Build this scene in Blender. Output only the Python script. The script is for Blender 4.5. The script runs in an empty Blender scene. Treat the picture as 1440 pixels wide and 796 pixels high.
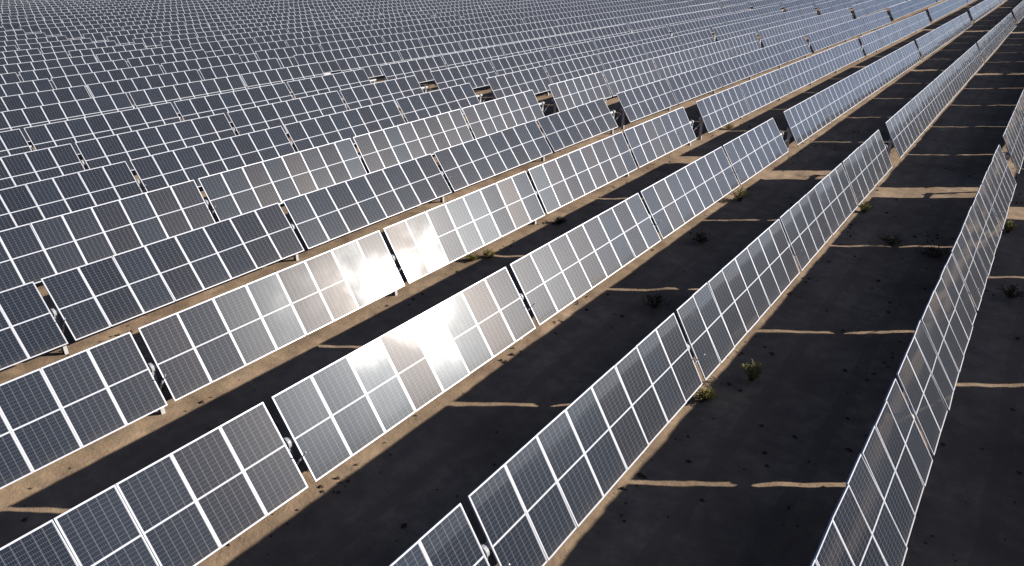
import bpy, bmesh, math, random
from mathutils import Vector, Matrix

random.seed(11)
scene = bpy.context.scene
COL = scene.collection

# ------------------------------------------------------------------ layout
PITCH = 5.035            # distance between tracker rows
MOD = 1.0                # one panel every metre along a row
GAP = 0.189              # gap between two tables of panels (at each post)
HALF = 0.972             # half the length of a panel up the slope
AXIS = 1.40              # height of the torque tube above the ground
SUN = Vector((0.690, 0.625, 0.367)).normalized()


def smooth(a, b, x):
    t = min(1.0, max(0.0, (x - a) / (b - a)))
    return t * t * (3 - 2 * t)


def terrain(x, y):
    """the long gentle swells of the site; zero round the near rows"""
    far = smooth(-24, -42, x)
    z = 0.20 * far * (1 - smooth(26, 48, y))
    z += -0.25 * smooth(36, 72, y) * math.exp(-((x + 12) / 13) ** 2)
    z += 0.30 * math.sin(x * 0.043 + 1.1) * smooth(-55, -90, x)
    z += 0.25 * math.sin(y * 0.05 + x * 0.02) * smooth(85, 120, y)
    return z


# ------------------------------------------------------------------ node helpers
def new_mat(name):
    m = bpy.data.materials.new(name)
    m.use_nodes = True
    nt = m.node_tree
    nt.nodes.clear()
    out = nt.nodes.new('ShaderNodeOutputMaterial')
    return m, nt, out


class G:
    def __init__(self, nt):
        self.nt = nt

    def n(self, t, **kw):
        x = self.nt.nodes.new(t)
        for k, v in kw.items():
            setattr(x, k, v)
        return x

    def l(self, a, b):
        self.nt.links.new(a, b)

    def put(self, sock, v):
        if isinstance(v, bpy.types.NodeSocket):
            self.l(v, sock)
        else:
            sock.default_value = v

    def m(self, op, a, b=0.0, c=None, clamp=False):
        x = self.n('ShaderNodeMath', operation=op, use_clamp=clamp)
        self.put(x.inputs[0], a)
        self.put(x.inputs[1], b)
        if c is not None:
            self.put(x.inputs[2], c)
        return x.outputs[0]

    def mix(self, f, a, b):
        x = self.n('ShaderNodeMix', data_type='RGBA')
        self.put(x.inputs[0], f)
        self.put(x.inputs[6], a)
        self.put(x.inputs[7], b)
        return x.outputs[2]

    def noise(self, vec, scale, detail=4, rough=0.55):
        x = self.n('ShaderNodeTexNoise')
        x.inputs['Scale'].default_value = scale
        x.inputs['Detail'].default_value = detail
        x.inputs['Roughness'].default_value = rough
        if vec is not None:
            self.l(vec, x.inputs['Vector'])
        return x.outputs['Fac']

    def ramp(self, f, stops):
        x = self.n('ShaderNodeValToRGB')
        self.l(f, x.inputs[0])
        e = x.color_ramp.elements
        while len(e) < len(stops):
            e.new(0.5)
        for i, (p, c) in enumerate(stops):
            e[i].position = p
            e[i].color = (*c, 1) if len(c) == 3 else c
        return x.outputs[0]


# ------------------------------------------------------------------ materials
def glass_material():
    m, nt, out = new_mat('solar_glass')
    g = G(nt)
    uv = g.n('ShaderNodeUVMap').outputs[0]
    sep = g.n('ShaderNodeSeparateXYZ')
    g.l(uv, sep.inputs[0])
    U, V = sep.outputs[0], sep.outputs[1]
    idx = g.m('FLOOR', U)
    fu = g.m('FRACT', U)
    info = g.n('ShaderNodeObjectInfo').outputs['Random']
    wn = g.n('ShaderNodeTexWhiteNoise', noise_dimensions='2D')
    cmb = g.n('ShaderNodeCombineXYZ')
    g.l(idx, cmb.inputs[0])
    g.l(info, cmb.inputs[1])
    g.l(cmb.outputs[0], wn.inputs['Vector'])
    rnd = wn.outputs['Value']
    # cell field: six columns, two halves of twelve rows
    av = g.m('ABSOLUTE', V)
    cu = g.m('MULTIPLY', g.m('SUBTRACT', fu, 0.0345), 6 / 0.931)
    cv = g.m('MULTIPLY', g.m('SUBTRACT', av, 0.017), 12 / 0.925)
    inside = g.m('MULTIPLY', g.m('COMPARE', fu, 0.5, 0.4655), g.m('COMPARE', av, 0.4795, 0.4625))
    fcu = g.m('ABSOLUTE', g.m('SUBTRACT', g.m('FRACT', cu), 0.5))
    fcv = g.m('ABSOLUTE', g.m('SUBTRACT', g.m('FRACT', cv), 0.5))
    lineu = g.m('GREATER_THAN', fcu, 0.479)
    linev = g.m('GREATER_THAN', fcv, 0.470)
    line = g.m('MAXIMUM', g.m('MULTIPLY', lineu, 0.62), g.m('MULTIPLY', linev, 0.42))
    bus = g.m('ABSOLUTE', g.m('SUBTRACT', g.m('FRACT', g.m('MULTIPLY', cu, 5)), 0.5))
    busl = g.m('MULTIPLY', g.m('LESS_THAN', bus, 0.05), 0.26)
    pat = g.m('MAXIMUM', line, busl)
    cellA = g.mix(rnd, (0.0035, 0.0095, 0.022, 1), (0.006, 0.013, 0.028, 1))
    tc = g.n('ShaderNodeTexCoord')
    obj = g.n('ShaderNodeNewGeometry').outputs['Position']
    # dust film: thin, uneven, a little more of it on some panels
    d1 = g.noise(obj, 1.6, 5, 0.6)
    dust = g.m('MULTIPLY', g.m('MULTIPLY_ADD', rnd, 0.6, 0.7), g.m('MULTIPLY_ADD', d1, 0.02, 0.000))
    # soiling washed down to the lower edge and dried there
    low = g.m('MULTIPLY', g.m('SUBTRACT', -0.70, V, clamp=True), 1.0)
    streak = g.noise(obj, 5.0, 4, 0.6)
    dust = g.m('ADD', dust, g.m('MULTIPLY', g.m('MULTIPLY', low, low), g.m('MULTIPLY', streak, 2.6)))
    cells = g.mix(pat, cellA, (0.29, 0.295, 0.31, 1))
    cells = g.mix(dust, cells, (0.30, 0.245, 0.19, 1))
    white = (0.57, 0.59, 0.65, 1)
    col = g.mix(inside, white, cells)
    b = g.n('ShaderNodeBsdfPrincipled')
    g.l(col, b.inputs['Base Color'])
    b.inputs['Roughness'].default_value = 0.34
    b.inputs['Specular IOR Level'].default_value = 0.13
    # the anti-reflective coating differs a little in hue from panel to panel
    g.l(g.mix(rnd, (1.0, 0.88, 0.79, 1), (0.84, 0.94, 1.0, 1)), b.inputs['Specular Tint'])
    b.inputs['Coat Weight'].default_value = 1.0
    b.inputs['Coat IOR'].default_value = 1.34
    # wiped and dusty patches: the shine spreads unevenly
    smear = g.noise(obj, 0.75, 3, 0.55)
    cr = g.m('MULTIPLY_ADD', g.m('SUBTRACT', smear, 0.42, clamp=True), 0.16, 0.036)
    g.l(g.m('MULTIPLY_ADD', rnd, 0.03, cr), b.inputs['Coat Roughness'])
    # toughened glass is never quite flat
    bp = g.n('ShaderNodeBump')
    bp.inputs['Strength'].default_value = 1.0
    bp.inputs['Distance'].default_value = 0.0012
    g.l(g.noise(obj, 0.9, 2, 0.4), bp.inputs['Height'])
    g.l(bp.outputs[0], b.inputs['Normal'])
    g.l(bp.outputs[0], b.inputs['Coat Normal'])
    g.l(b.outputs[0], out.inputs[0])
    return m


def simple(name, col, rough, metal=0.0, noise_amt=0.0, scale=8.0, col2=None, bump=0.0, spec=0.5):
    m, nt, out = new_mat(name)
    g = G(nt)
    b = g.n('ShaderNodeBsdfPrincipled')
    b.inputs['Roughness'].default_value = rough
    b.inputs['Metallic'].default_value = metal
    b.inputs['Specular IOR Level'].default_value = spec
    pos = g.n('ShaderNodeNewGeometry').outputs['Position']
    nz = g.noise(pos, scale, 5)
    c2 = col2 or tuple(c * (1 - noise_amt) for c in col)
    g.l(g.mix(g.m('MULTIPLY_ADD', g.m('SUBTRACT', nz, 0.5), 2.2, 0.5, clamp=True), (*col, 1), (*c2, 1)), b.inputs['Base Color'])
    if bump:
        bp = g.n('ShaderNodeBump')
        bp.inputs['Strength'].default_value = bump
        g.l(nz, bp.inputs['Height'])
        g.l(bp.outputs[0], b.inputs['Normal'])
    g.l(b.outputs[0], out.inputs[0])
    return m


def ground_material():
    g_shift = 100.0
    m, nt, out = new_mat('desert_soil')
    g = G(nt)
    pos = g.n('ShaderNodeNewGeometry').outputs['Position']
    n1 = g.noise(pos, 0.35, 6, 0.6)
    n2 = g.noise(pos, 2.2, 6, 0.65)
    n3 = g.noise(pos, 14.0, 4, 0.7)
    base = g.ramp(n1, [(0.30, (0.27, 0.188, 0.122)), (0.52, (0.44, 0.316, 0.207)), (0.72, (0.56, 0.41, 0.275))])
    base = g.mix(g.ramp(n2, [(0.35, (0.55,) * 3), (0.62, (0,) * 3)]), base, (0.22, 0.16, 0.115, 1))
    # scattered dark crumbs and dry litter
    vo = g.n('ShaderNodeTexVoronoi')
    vo.inputs['Scale'].default_value = 3.1
    vo.inputs['Randomness'].default_value = 1.0
    g.l(pos, vo.inputs['Vector'])
    spot = g.m('LESS_THAN', vo.outputs['Distance'], g.m('MULTIPLY', g.ramp(g.noise(pos, 0.9, 3), [(0.45, (0,) * 3), (0.75, (1,) * 3)]), 0.16))
    base = g.mix(g.m('MULTIPLY', spot, 0.7), base, (0.10, 0.070, 0.050, 1))
    base = g.mix(g.m('MULTIPLY', g.m('GREATER_THAN', n3, 0.63), 0.35), base, (0.19, 0.13, 0.09, 1))
    # faint wheel tracks of the maintenance truck, two to an aisle
    sp = g.n('ShaderNodeSeparateXYZ')
    g.l(pos, sp.inputs[0])
    rr = g.m('ABSOLUTE', g.m('SUBTRACT', g.m('FRACT', g.m('MULTIPLY_ADD', sp.outputs[0], -1 / PITCH, 0.5 + g_shift)), 0.5))
    off = g.m('ABSOLUTE', g.m('SUBTRACT', g.m('ADD', rr, g.m('MULTIPLY', g.m('SUBTRACT', n1, 0.5), 0.10)), 0.335))
    tr = g.m('MULTIPLY', g.m('LESS_THAN', off, 0.034), g.ramp(n2, [(0.38, (0.15,) * 3), (0.6, (0.75,) * 3)]))
    base = g.mix(g.m('MULTIPLY', tr, 0.55), base, (0.20, 0.15, 0.11, 1))
    b = g.n('ShaderNodeBsdfPrincipled')
    b.inputs['Roughness'].default_value = 0.95
    b.inputs['Specular IOR Level'].default_value = 0.12
    g.l(base, b.inputs['Base Color'])
    bp = g.n('ShaderNodeBump')
    bp.inputs['Strength'].default_value = 0.55
    bp.inputs['Distance'].default_value = 0.06
    g.l(g.m('ADD', g.m('MULTIPLY', n2, 0.7), g.m('MULTIPLY', n3, 0.35)), bp.inputs['Height'])
    g.l(bp.outputs[0], b.inputs['Normal'])
    g.l(b.outputs[0], out.inputs[0])
    return m


M_GLASS = glass_material()
M_FRAME = simple('anodised_aluminium', (0.58, 0.60, 0.66), 0.42, 0.2, 0.10, 3.0)
M_BACK = simple('panel_back_sheet', (0.10, 0.10, 0.11), 0.6, 0.0, 0.2, 3.0)
M_STEEL = simple('galvanised_steel', (0.62, 0.63, 0.65), 0.5, 0.2, 0.18, 9.0)
M_BOX = simple('grey_drive_paint', (0.42, 0.44, 0.46), 0.5, 0.0, 0.2, 6.0)
M_SOIL = ground_material()
M_STONE = simple('dark_clod', (0.17, 0.12, 0.085), 0.95, 0.0, 0.5, 9.0, spec=0.1)
M_LEAF_A = simple('olive_leaf', (0.21, 0.22, 0.055), 0.7, 0.0, 0.4, 9.0, (0.30, 0.26, 0.09), spec=0.2)
M_LEAF_B = simple('dark_leaf', (0.055, 0.065, 0.030), 0.7, 0.0, 0.4, 9.0, (0.10, 0.085, 0.045), spec=0.2)
M_STEM = simple('dry_stem', (0.16, 0.115, 0.07), 0.9, 0.0, 0.4, 12.0, spec=0.1)


# ------------------------------------------------------------------ mesh helpers
def box(bm, x0, x1, y0, y1, z0, z1, mi=0):
    v = [bm.verts.new((x, y, z)) for x in (x0, x1) for y in (y0, y1) for z in (z0, z1)]
    for q in ((0, 1, 3, 2), (4, 6, 7, 5), (0, 4, 5, 1), (2, 3, 7, 6), (0, 2, 6, 4), (1, 5, 7, 3)):
        f = bm.faces.new([v[i] for i in q])
        f.material_index = mi
    return v


def tube(bm, p, q, r, n=10, mi=0):
    p, q = Vector(p), Vector(q)
    d = (q - p).normalized()
    a = d.orthogonal().normalized()
    b = d.cross(a)
    ra = [bm.verts.new(p + r * (math.cos(2 * math.pi * i / n) * a + math.sin(2 * math.pi * i / n) * b)) for i in range(n)]
    rb = [bm.verts.new(q + r * (math.cos(2 * math.pi * i / n) * a + math.sin(2 * math.pi * i / n) * b)) for i in range(n)]
    for i in range(n):
        f = bm.faces.new((ra[i], ra[(i + 1) % n], rb[(i + 1) % n], rb[i]))
        f.smooth = True
        f.material_index = mi
    for ring in (ra[::-1], rb):
        f = bm.faces.new(ring)
        f.material_index = mi


def mesh(name, bm, mats):
    me = bpy.data.meshes.new(name)
    bmesh.ops.recalc_face_normals(bm, faces=bm.faces)
    bm.to_mesh(me)
    bm.free()
    for m in mats:
        me.materials.append(m)
    return me


def link(name, me, parent=None):
    o = bpy.data.objects.new(name, me)
    COL.objects.link(o)
    if parent is not None:
        o.parent = parent
    return o


# ------------------------------------------------------------------ the panel
# local axes: X = up the slope reversed (towards the lower edge), Y = along the row, Z = out of the glass
FW = 0.022       # frame face
GX = 0.0025      # half of the slit between two panels


def add_frame(bm, y0, x=HALF, mi=0, z0=-0.035, z1=0.0):
    a, b = y0 + GX, y0 + MOD - GX
    box(bm, -x, x, a, a + FW, z0, z1, mi)
    box(bm, -x, x, b - FW, b, z0, z1, mi)
    box(bm, -x, -x + FW, a + FW, b - FW, z0, z1, mi)
    box(bm, x - FW, x, a + FW, b - FW, z0, z1, mi)


def add_glass(bm, y0, uvl, k, mi, mib, tilt=(0, 0), lean=0.0):
    """the laminate: cells in front, dark back sheet behind"""
    a, b, x = y0 + GX + FW, y0 + MOD - GX - FW, HALF - FW
    z = -0.004
    pts = [(-x, a), (x, a), (x, b), (-x, b)]
    top = []
    for (px, py) in pts:
        dz = px * tilt[0] + (py - y0 - 0.5) * tilt[1]
        top.append(bm.verts.new((px, py, z + dz)))
    low = [bm.verts.new((px, py, -0.012)) for (px, py) in pts]
    f = bm.faces.new(top)
    f.material_index = mi
    for lp, (px, py) in zip(f.loops, pts):
        lp[uvl].uv = (k + (py - y0) / MOD, -px)
    f = bm.faces.new(low[::-1])
    f.material_index = mib
    for i in range(4):
        f = bm.faces.new((top[i], low[i], low[(i + 1) % 4], top[(i + 1) % 4]))
        f.material_index = mib


def panel_mesh(k):
    bm = bmesh.new()
    uvl = bm.loops.layers.uv.new('UVMap')
    add_glass(bm, 0, uvl, k, 0, 1)
    return mesh('solar_panel_glass', bm, [M_GLASS, M_BACK])


def panel_whole_mesh(k):
    bm = bmesh.new()
    uvl = bm.loops.layers.uv.new('UVMap')
    add_glass(bm, 0, uvl, k, 0, 1)
    add_frame(bm, 0, mi=2)
    return mesh('solar_panel_whole', bm, [M_GLASS, M_BACK, M_FRAME])


def frame_mesh():
    bm = bmesh.new()
    add_frame(bm, 0)
    # two short rails that clamp the panel to the tube, on the back
    for yy in (0.10, 0.86):
        box(bm, -0.42, 0.42, yy, yy + 0.045, -0.082, -0.036)
    return mesh('panel_frame', bm, [M_FRAME])


PANELS = [panel_mesh(k) for k in range(12)]
WHOLES = [panel_whole_mesh(k) for k in range(12)]
FRAME = frame_mesh()

TUBE_Z = -0.145   # tube centre behind the glass


def post_mesh():
    """rolled steel post with flanges, from below the soil to the bearing; origin at the tube"""
    bm = bmesh.new()
    z1, z0 = -0.09, -AXIS - 0.25
    box(bm, -0.075, 0.075, -0.004, 0.004, z0, z1)
    box(bm, -0.080, -0.0752, -0.05, 0.05, z0, z1)
    box(bm, 0.0752, 0.080, -0.05, 0.05, z0, z1)
    return mesh('post_beam', bm, [M_STEEL])


def bearing_mesh():
    bm = bmesh.new()
    n = 16
    for (r0, r1, y0, y1) in ((0.072, 0.125, -0.035, 0.035),):
        rings = []
        for y in (y0, y1):
            for r in (r0, r1):
                rings.append([bm.verts.new((r * math.cos(2 * math.pi * i / n), y, r * math.sin(2 * math.pi * i / n))) for i in range(n)])
        for a, b in ((0, 1), (1, 3), (3, 2), (2, 0)):
            for i in range(n):
                bm.faces.new((rings[a][i], rings[a][(i + 1) % n], rings[b][(i + 1) % n], rings[b][i]))
    box(bm, -0.10, 0.10, -0.03, 0.03, -0.22, -0.105)
    return mesh('bearing_ring', bm, [M_BOX])


def motor_mesh():
    bm = bmesh.new()
    box(bm, -0.16, 0.16, -0.17, 0.17, -0.20, 0.17)
    tube(bm, (0.05, 0.0, -0.10), (0.05, 0.42, -0.10), 0.07, 12)
    box(bm, -0.02, 0.20, -0.10, 0.10, -0.46, -0.205)
    bmesh.ops.bevel(bm, geom=bm.edges[:], offset=0.012, segments=1, affect='EDGES')
    return mesh('drive_motor', bm, [M_BOX])


def damper_mesh():
    """slim gas strut from the post up to the tube arm"""
    bm = bmesh.new()
    tube(bm, (-0.03, 0.07, -0.72), (0.30, 0.07, -0.30), 0.028, 8)
    tube(bm, (0.30, 0.07, -0.30), (0.50, 0.07, -0.05), 0.013, 8)
    return mesh('damper_strut', bm, [M_STEEL])


POST, BEARING, MOTOR, DAMPER = post_mesh(), bearing_mesh(), motor_mesh(), damper_mesh()

# ------------------------------------------------------------------ trackers
GROUP = 'solar trackers set in long parallel rows'
ORD = {-2: 'second row outside the right edge', -1: 'row just outside the right edge', 0: 'first row at the lower right corner',
       1: 'second row from the lower right', 2: 'third row from the lower right', 3: 'fourth row from the lower right'}
NUM = ['zeroth', 'first', 'second', 'third', 'fourth', 'fifth', 'sixth', 'seventh', 'eighth', 'ninth', 'tenth', 'eleventh', 'twelfth', 'thirteenth',
       'fourteenth', 'fifteenth', 'sixteenth', 'seventeenth', 'eighteenth', 'nineteenth']
TENS = {2: 'twenty', 3: 'thirty', 4: 'forty'}


def ordinal(n):
    if n < 20:
        return NUM[n]
    t, u = divmod(n, 10)
    return TENS[t][:-1] + 'ieth' if u == 0 else TENS[t] + '-' + NUM[u]


# tilt of the glass from the horizontal, degrees, row by row (the trackers do not all stand at the same angle)
TILT_A = {-2: 58.5, -1: 58.5, 0: 57.6, 1: 61.0, 2: 57.6, 3: 60.2, 4: 54.8, 5: 59.2, 6: 55.2, 7: 55.6}
TILT_B = {0: 58.5, 1: 59.0, 2: 59.2, 3: 60.2, 4: 57.0, 5: 60.6, 6: 56.6}

# y position of every gap structure
NEAR_END = 4 * (8 + GAP) - 0.943 - GAP        # last panel edge before the aisle gap
END_GAP = 1.75
MOTOR_GAP = 1.0
BLOCK = 39 + 4 * GAP                           # half a tracker
TRACK = 2 * BLOCK + MOTOR_GAP


def layout(seg):
    """[(start y of each table, panels in it)], y of the posts, y of the motor, tube start, tube end"""
    tables, posts = [], []
    if seg == 0:
        y = NEAR_END - BLOCK
        motor = y - MOTOR_GAP / 2
        tables.append((y - MOTOR_GAP - 8, 8))
        posts.append(y - MOTOR_GAP - 8 - GAP / 2)
        for i, n in enumerate((8, 8, 8, 8, 7)):
            tables.append((y, n))
            y += n
            if i < 4:
                posts.append(y + GAP / 2)
                y += GAP
        posts.append(NEAR_END + 0.52)
        return tables, posts, motor, tables[0][0] - 0.4, NEAR_END + 0.74
    y = NEAR_END + END_GAP + (seg - 1) * (TRACK + END_GAP)
    y0 = y
    posts.append(y + 0.30)
    for i, n in enumerate((7, 8, 8, 8, 8)):
        tables.append((y, n))
        y += n
        if i < 4:
            posts.append(y + GAP / 2)
            y += GAP
    motor = y + MOTOR_GAP / 2
    y += MOTOR_GAP
    for i, n in enumerate((8, 8, 8, 8, 7)):
        tables.append((y, n))
        y += n
        if i < 4:
            posts.append(y + GAP / 2)
            y += GAP
    posts.append(y + 0.52)
    return tables, posts, motor, y0 - 0.05, y + 0.74


LAY = {s: layout(s) for s in range(0, 4)}


def far_mesh(seg, variant, rnd):
    """all the panels of one far tracker, each with its own hair of misalignment"""
    tables, posts, motor, t0, t1 = LAY[seg]
    bm = bmesh.new()
    uvl = bm.loops.layers.uv.new('UVMap')
    k = 0
    x = HALF
    for ty, n in tables:
        yc = ty - (t0 + t1) / 2
        box(bm, -x, x, yc + GX, yc + n - GX, -0.035, -0.012, 1)
        for i in range(n):
            ta, tb = rnd.gauss(0, 0.0022), rnd.gauss(0, 0.0022)
            a, b = yc + i + 0.012 + FW, yc + i + 1 - 0.012 - FW
            xx = x - FW
            f = bm.faces.new([bm.verts.new((px, py, -0.004 + px * ta + (py - yc - i - .5) * tb)) for px, py in ((-xx, a), (xx, a), (xx, b), (-xx, b))])
            f.material_index = 0
            for lp, (px, py) in zip(f.loops, ((-xx, a), (xx, a), (xx, b), (-xx, b))):
                lp[uvl].uv = (k + (py - yc - i), -px)
            k += 1
    return mesh('panel_array', bm, [M_GLASS, M_FRAME])


FAR = {}


def make_tracker(row, seg, lod, label):
    tables, posts, motor, t0, t1 = LAY[seg]
    rnd = random.Random(row * 17 + seg * 1009 + 5)
    yc = (t0 + t1) / 2
    x0 = -PITCH * (row - 1)
    if seg == 0:
        dy = {-2: -0.1, -1: -0.1, 0: -0.09, 1: 0.0, 2: 0.02, 3: 0.035, 4: 0.10}.get(row, rnd.uniform(-0.06, 0.12))
    else:
        dy = rnd.uniform(-0.05, 0.10)
    ya, yb = t0 + 1, t1 - 1
    za, zb = terrain(x0, ya), terrain(x0, yb)
    zm = terrain(x0, yc)
    slope = math.atan2(zb - za, yb - ya)
    root = bpy.data.objects.new('solar_tracker', None)
    COL.objects.link(root)
    root.empty_display_size = 0.5
    zroot = (za + zb) * 0.25 + zm * 0.5
    root.location = (x0, yc + dy, zroot)           # height of the ground; the tube is AXIS above
    root.rotation_euler = (slope, 0, 0)
    root['label'] = label
    root['category'] = 'solar tracker'
    root['group'] = GROUP
    td = (TILT_A if seg == 0 else TILT_B).get(row)
    if td is None:
        td = 55.6 + rnd.uniform(-0.7, 1.0)
    T = math.radians(td)
    # frame of the glass in root space: local x -> towards the lower edge, z -> normal
    ROT = Matrix(((math.cos(T), 0, math.sin(T)), (0, 1, 0), (-math.sin(T), 0, math.cos(T)))).to_4x4()
    base = Matrix.Translation((0, 0, AXIS)) @ ROT
    tube_c = base @ Vector((0, 0, TUBE_Z))

    if lod < 2:
        k = 0
        for ty, n in tables:
            for i in range(n):
                o = link('solar_panel', (PANELS if lod == 0 else WHOLES)[rnd.randrange(12)], root)
                sd = 0.009 if seg == 0 and row <= 5 else 0.003
                wob = Matrix.Rotation(rnd.gauss(0, sd), 4, 'Y') @ Matrix.Rotation(rnd.gauss(0, sd), 4, 'X')
                c = Matrix.Translation((0, ty + i - yc + 0.5, rnd.gauss(0, 0.002)))
                o.matrix_local = base @ c @ wob @ Matrix.Translation((0, -0.5, 0))
                if lod == 0:
                    link('frame', FRAME, o)
                k += 1
    else:
        key = (seg, (row * 7 + seg) % 4)
        if key not in FAR:
            FAR[key] = far_mesh(seg, key[1], rnd)
        o = link('panel_array', FAR[key], root)
        o.matrix_local = base
    bm = bmesh.new()
    tube(bm, (tube_c.x, t0 - yc, tube_c.z), (tube_c.x, t1 - yc, tube_c.z), 0.068, 12 if lod == 0 else 6)
    link('torque_tube', mesh('torque_tube', bm, [M_STEEL]), root)
    if lod < 2:
        for py in posts:
            p = link('post', POST, root)
            p.location = (tube_c.x, py - yc, tube_c.z)
            if lod == 0:
                link('bearing', BEARING, p)
                if abs(py - posts[-1]) < 0.1 or rnd.random() < 0.5:
                    link('damper', DAMPER, p)
        p = link('post', POST, root)
        p.location = (tube_c.x, motor - yc, tube_c.z)
        q = link('drive_motor', MOTOR, p)
    else:
        for py in (posts[0], posts[-1], motor):
            p = link('post', POST, root)
            p.location = (tube_c.x, py - yc, tube_c.z)
    return root


ROW_LOOK = {
    (0, 0): 'solar tracker seen steeply along its length, first row in from the right edge',
    (1, 0): 'solar tracker with crisp white cell grid, second row from the right, reaching the bottom centre',
    (2, 0): 'solar tracker with sun glare along its upper edge, third row from the right',
    (3, 0): 'solar tracker with sun glare down to its lower edge, fourth row from the right',
    (4, 0): 'dark blue solar tracker directly behind the glaring rows, fifth row from the right',
    (5, 0): 'pale grey solar tracker between two dark blue rows, sixth row from the right',
    (6, 0): 'dark blue solar tracker directly behind the pale grey row, seventh row from the right',
}


def label_for(row, seg):
    if (row, seg) in ROW_LOOK:
        return ROW_LOOK[(row, seg)]
    if row < 0:
        side = 'just outside the right edge' if row == -1 else 'second outside the right edge'
        return 'solar tracker %s of the photo, %s' % (side, ['in front of the aisle gap', 'beyond the aisle gap', 'two aisle gaps back', 'three aisle gaps back'][seg])
    where = ['in front of the aisle gap', 'just beyond the aisle gap', 'two gaps back, beyond the second aisle', 'farthest back, beyond the third aisle'][seg]
    look = 'dark blue' if (seg == 0 or row > 9) else 'silvery grey'
    return '%s solar tracker %s, %s row from the right' % (look, where, ordinal(row + 1))


for row in range(-2, 48):
    for seg in range(0, 4):
        x0 = -PITCH * (row - 1)
        ymax = {0: 48, 1: 46, 2: 24, 3: 8}[seg]
        if row > ymax:
            continue
        if seg == 0 and row > 34:
            continue
        if seg == 0:
            lod = 0 if row <= 7 else (1 if row <= 15 else 2)
        elif seg == 1:
            lod = 0 if row <= 3 else (1 if row <= 10 else 2)
        else:
            lod = 1 if (seg == 2 and row <= 2) else 2
        make_tracker(row, seg, lod, label_for(row, seg))


# ------------------------------------------------------------------ ground
def build_ground():
    from mathutils import noise

    def axis(lo, hi, fine_lo, fine_hi, step, grow):
        xs = []
        v = fine_lo
        while v < fine_hi:
            xs.append(v)
            v += step
        s = step
        v = xs[-1]
        while v < hi:
            s *= grow
            v += s
            xs.append(v)
        s = step
        v = fine_lo
        left = []
        while v > lo:
            s *= grow
            v -= s
            left.append(v)
        return left[::-1] + xs

    xs = axis(-900, 700, -24, 12, 0.17, 1.12)
    ys = axis(-500, 1600, -9, 40, 0.17, 1.10)
    verts, faces = [], []
    for y in ys:
        for x in xs:
            z = terrain(x, y)
            if -60 < x < 40 and -30 < y < 120:
                p = Vector((x * 0.9, y * 0.9, 0))
                z += 0.036 * noise.noise(p) + 0.026 * noise.noise(p * 2.7 + Vector((7, 3, 1)))
                z += 0.014 * noise.noise(p * 6.1)
                # soil heaped a little along each line of posts
                r = ((-x / PITCH) + 0.5) % 1.0 - 0.5
                z += 0.05 * math.exp(-(r * PITCH / 0.55) ** 2) * (0.6 + noise.noise(Vector((x * .3, y * .5, 4))))
            verts.append((x, y, z))
    nx = len(xs)
    for j in range(len(ys) - 1):
        for i in range(nx - 1):
            a = j * nx + i
            faces.append((a, a + 1, a + nx + 1, a + nx))
    me = bpy.data.meshes.new('ground')
    me.from_pydata(verts, [], faces)
    me.polygons.foreach_set('use_smooth', [True] * len(faces))
    me.materials.append(M_SOIL)
    o = link('ground', me)
    o['kind'] = 'structure'
    o['label'] = 'dry sandy soil between the rows of solar panels'
    return o


GROUND = build_ground()


def gz(x, y):
    return terrain(x, y)


# clods and stones
def build_stones():
    rnd = random.Random(4)
    bm = bmesh.new()
    trails = [(rnd.uniform(-21, 11), rnd.uniform(-4, 40), rnd.uniform(0.15, 0.5), rnd.uniform(0.6, 2.6)) for _ in range(70)]
    for i in range(5000):
        if i >= 3400:
            x, y = -PITCH * rnd.randint(-2, 3) + rnd.uniform(0.05, 0.62), rnd.uniform(-5, 40)
        elif i % 2:
            tx, ty, sx, sy = trails[rnd.randrange(70)]
            x, y = rnd.gauss(tx, sx), rnd.gauss(ty, sy)
        else:
            x, y = rnd.uniform(-22, 11), rnd.uniform(-5, 42)
        s = 0.012 + 0.062 * rnd.random() ** 4
        z = gz(x, y) + s * 0.2
        vs = []
        for (a, b, c) in ((1, 0, 0), (-1, 0, 0), (0, 1, 0), (0, -1, 0), (0, 0, .8), (0, 0, -.8)):
            vs.append(bm.verts.new((x + s * (a * rnd.uniform(.7, 1.5) + rnd.uniform(-.2, .2)), y + s * (b * rnd.uniform(.7, 1.5) + rnd.uniform(-.2, .2)), z + s * c)))
        for q in ((0, 2, 4), (2, 1, 4), (1, 3, 4), (3, 0, 4), (2, 0, 5), (1, 2, 5), (3, 1, 5), (0, 3, 5)):
            bm.faces.new([vs[j] for j in q])
    o = link('gravel', mesh('gravel', bm, [M_STONE]))
    o['kind'] = 'stuff'
    o['label'] = 'dark clods and small stones scattered over the sandy soil'


build_stones()


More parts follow.
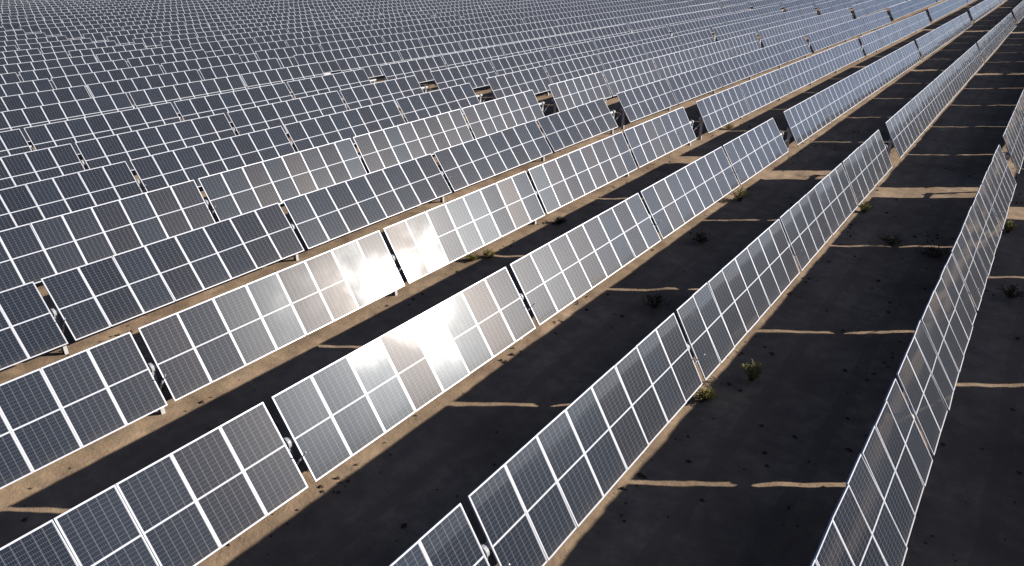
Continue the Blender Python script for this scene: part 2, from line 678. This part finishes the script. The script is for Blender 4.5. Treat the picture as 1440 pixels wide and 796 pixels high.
# ------------------------------------------------------------------ desert plants
def shrub(x, y, r, h, green, label, seed):
    rnd = random.Random(seed)
    z0 = gz(x, y)
    root = bpy.data.objects.new('desert_shrub', None)
    COL.objects.link(root)
    root.location = (x, y, z0)
    root['label'] = label
    root['category'] = 'shrub'
    root['group'] = 'desert plants growing between the rows'
    bs, bl = bmesh.new(), bmesh.new()
    n = 34
    for i in range(n):
        a = rnd.uniform(0, 2 * math.pi)
        lean = rnd.random() ** 0.7
        tip = Vector((math.cos(a) * r * lean, math.sin(a) * r * lean, h * (1.05 - 0.55 * lean) * rnd.uniform(0.7, 1.1)))
        p0 = Vector((math.cos(a) * 0.03, math.sin(a) * 0.03, -0.03))
        mid = p0.lerp(tip, 0.5) + Vector((0, 0, h * 0.12))
        tube(bs, p0, mid, 0.006, 4)
        tube(bs, mid, tip, 0.004, 4)
        for j in range(11):
            t = rnd.uniform(0.25, 1.05)
            c = (p0.lerp(mid, t * 2) if t < 0.5 else mid.lerp(tip, t * 2 - 1)) + Vector((rnd.gauss(0, .03), rnd.gauss(0, .03), rnd.gauss(0, .02)))
            d = Vector((math.cos(a) + rnd.gauss(0, .7), math.sin(a) + rnd.gauss(0, .7), rnd.uniform(0.1, 1.3))).normalized()
            s = d.orthogonal().normalized()
            s.rotate(Matrix.Rotation(rnd.uniform(0, 6.28), 3, d))
            L, w = rnd.uniform(.05, .12), rnd.uniform(.007, .014)
            v = [bl.verts.new(c - s * w * .5), bl.verts.new(c + d * L * .5 - s * w + Vector((0, 0, .004))), bl.verts.new(c + d * L), bl.verts.new(c + d * L * .5 + s * w), bl.verts.new(c + s * w * .5)]
            bl.faces.new(v)
    link('stem', mesh('shrub_stems', bs, [M_STEM]), root)
    link('foliage', mesh('shrub_leaves', bl, [M_LEAF_A if green else M_LEAF_B]), root)


SHRUBS = [
    (-4.30, 24.03, 0.46, 0.66, True, 'bushy green shrub against the lower panel edge near the end of the third row'),
    (-3.73, 18.27, 0.42, 0.45, False, 'dark round shrub alone in the shade just right of the third row'),
    (-2.81, 12.25, 0.46, 0.42, False, 'dark spiky shrub in the shade beside a thin sunlit strip, left of the second row'),
    (1.15, 9.78, 0.30, 0.62, True, 'small yellow-green tuft in the open shade right of the second row'),
    (0.52, 8.20, 0.30, 0.36, True, 'low yellowish tuft at the foot of the post in the second row'),
    (2.21, 22.25, 0.50, 0.45, False, 'dark sprawling shrub with upright twigs touching the sunlit strip between the two rightmost rows'),
    (3.74, 21.69, 0.62, 0.42, False, 'widest dark shrub, spread over the sunlit strip against the rightmost row'),
    (0.58, 25.49, 0.32, 0.50, True, 'olive tuft hugging the lower edge of the second row near its end'),
    (5.74, 26.14, 0.26, 0.60, True, 'slim olive shrub behind the rightmost row beside the wide band of sunlight'),
    (6.27, 19.40, 0.46, 0.42, False, 'dark shrub in the shade at the right edge of the photo'),
    (-9.73, 37.32, 0.46, 0.38, True, 'bright green tuft just beyond the aisle gap below a silvery panel row'),
    (-9.55, 12.48, 0.24, 0.32, True, 'yellow-green tuft below the glare, at the edge of the shade'),
    (-9.93, 11.90, 0.18, 0.24, True, 'tiny pale tuft on the sunlit soil below the glare'),
    (-9.40, 17.09, 0.28, 0.28, False, 'small dark tuft at the shade edge below the fourth row, past the glare'),
]
for i, (x, y, r, h, gflag, lab) in enumerate(SHRUBS):
    shrub(x, y, r, h, gflag, lab, 100 + i)

# ------------------------------------------------------------------ light
world = bpy.data.worlds.new('World')
scene.world = world
world.use_nodes = True
nt = world.node_tree
nt.nodes.clear()
wo = nt.nodes.new('ShaderNodeOutputWorld')
bg = nt.nodes.new('ShaderNodeBackground')
sky = nt.nodes.new('ShaderNodeTexSky')
sky.sky_type = 'NISHITA'
sky.sun_disc = False
elev = math.asin(SUN.z)
sky.sun_elevation = elev
sky.sun_rotation = math.atan2(SUN.x, SUN.y)
sky.altitude = 0
sky.air_density = 0.45
sky.dust_density = 1.5
sky.ozone_density = 6.0
bg.inputs['Strength'].default_value = 0.05
nt.links.new(sky.outputs[0], bg.inputs[0])
nt.links.new(bg.outputs[0], wo.inputs[0])

sl = bpy.data.lights.new('sun', 'SUN')
sl.energy = 5.0
sl.angle = math.radians(0.5)
sl.color = (1.0, 0.935, 0.85)
so = bpy.data.objects.new('sun', sl)
COL.objects.link(so)
so.rotation_euler = (-SUN).to_track_quat('-Z', 'Y').to_euler()
so.location = SUN * 200

# ------------------------------------------------------------------ camera
pitch, yaw, roll = 0.4323, -0.6264, -0.0096
cp, sp, cy, sy = math.cos(pitch), math.sin(pitch), math.cos(yaw), math.sin(yaw)
fwd = Vector((sy * cp, cy * cp, -sp))
right = Vector((cy, -sy, 0))
up = right.cross(fwd)
R = math.cos(roll) * right + math.sin(roll) * up
U = -math.sin(roll) * right + math.cos(roll) * up
cam = bpy.data.cameras.new('camera')
cam.sensor_width = 36
cam.lens = 36 * 1024.4 / 1440
cam.clip_start = 0.1
cam.clip_end = 5000
co = bpy.data.objects.new('camera', cam)
COL.objects.link(co)
mw = Matrix((R, U, -fwd)).transposed().to_4x4()
mw.translation = Vector((5.6256, -7.0833, 8.999 + AXIS))
co.matrix_world = mw
scene.camera = co

scene.render.engine = 'CYCLES'
scene.cycles.max_bounces = 5
scene.cycles.caustics_reflective = False
scene.cycles.use_denoising = True
scene.view_settings.view_transform = 'Standard'
scene.view_settings.look = 'None'
scene.view_settings.gamma = 1
scene.view_settings.use_curve_mapping = False
scene.view_settings.exposure = 0.45
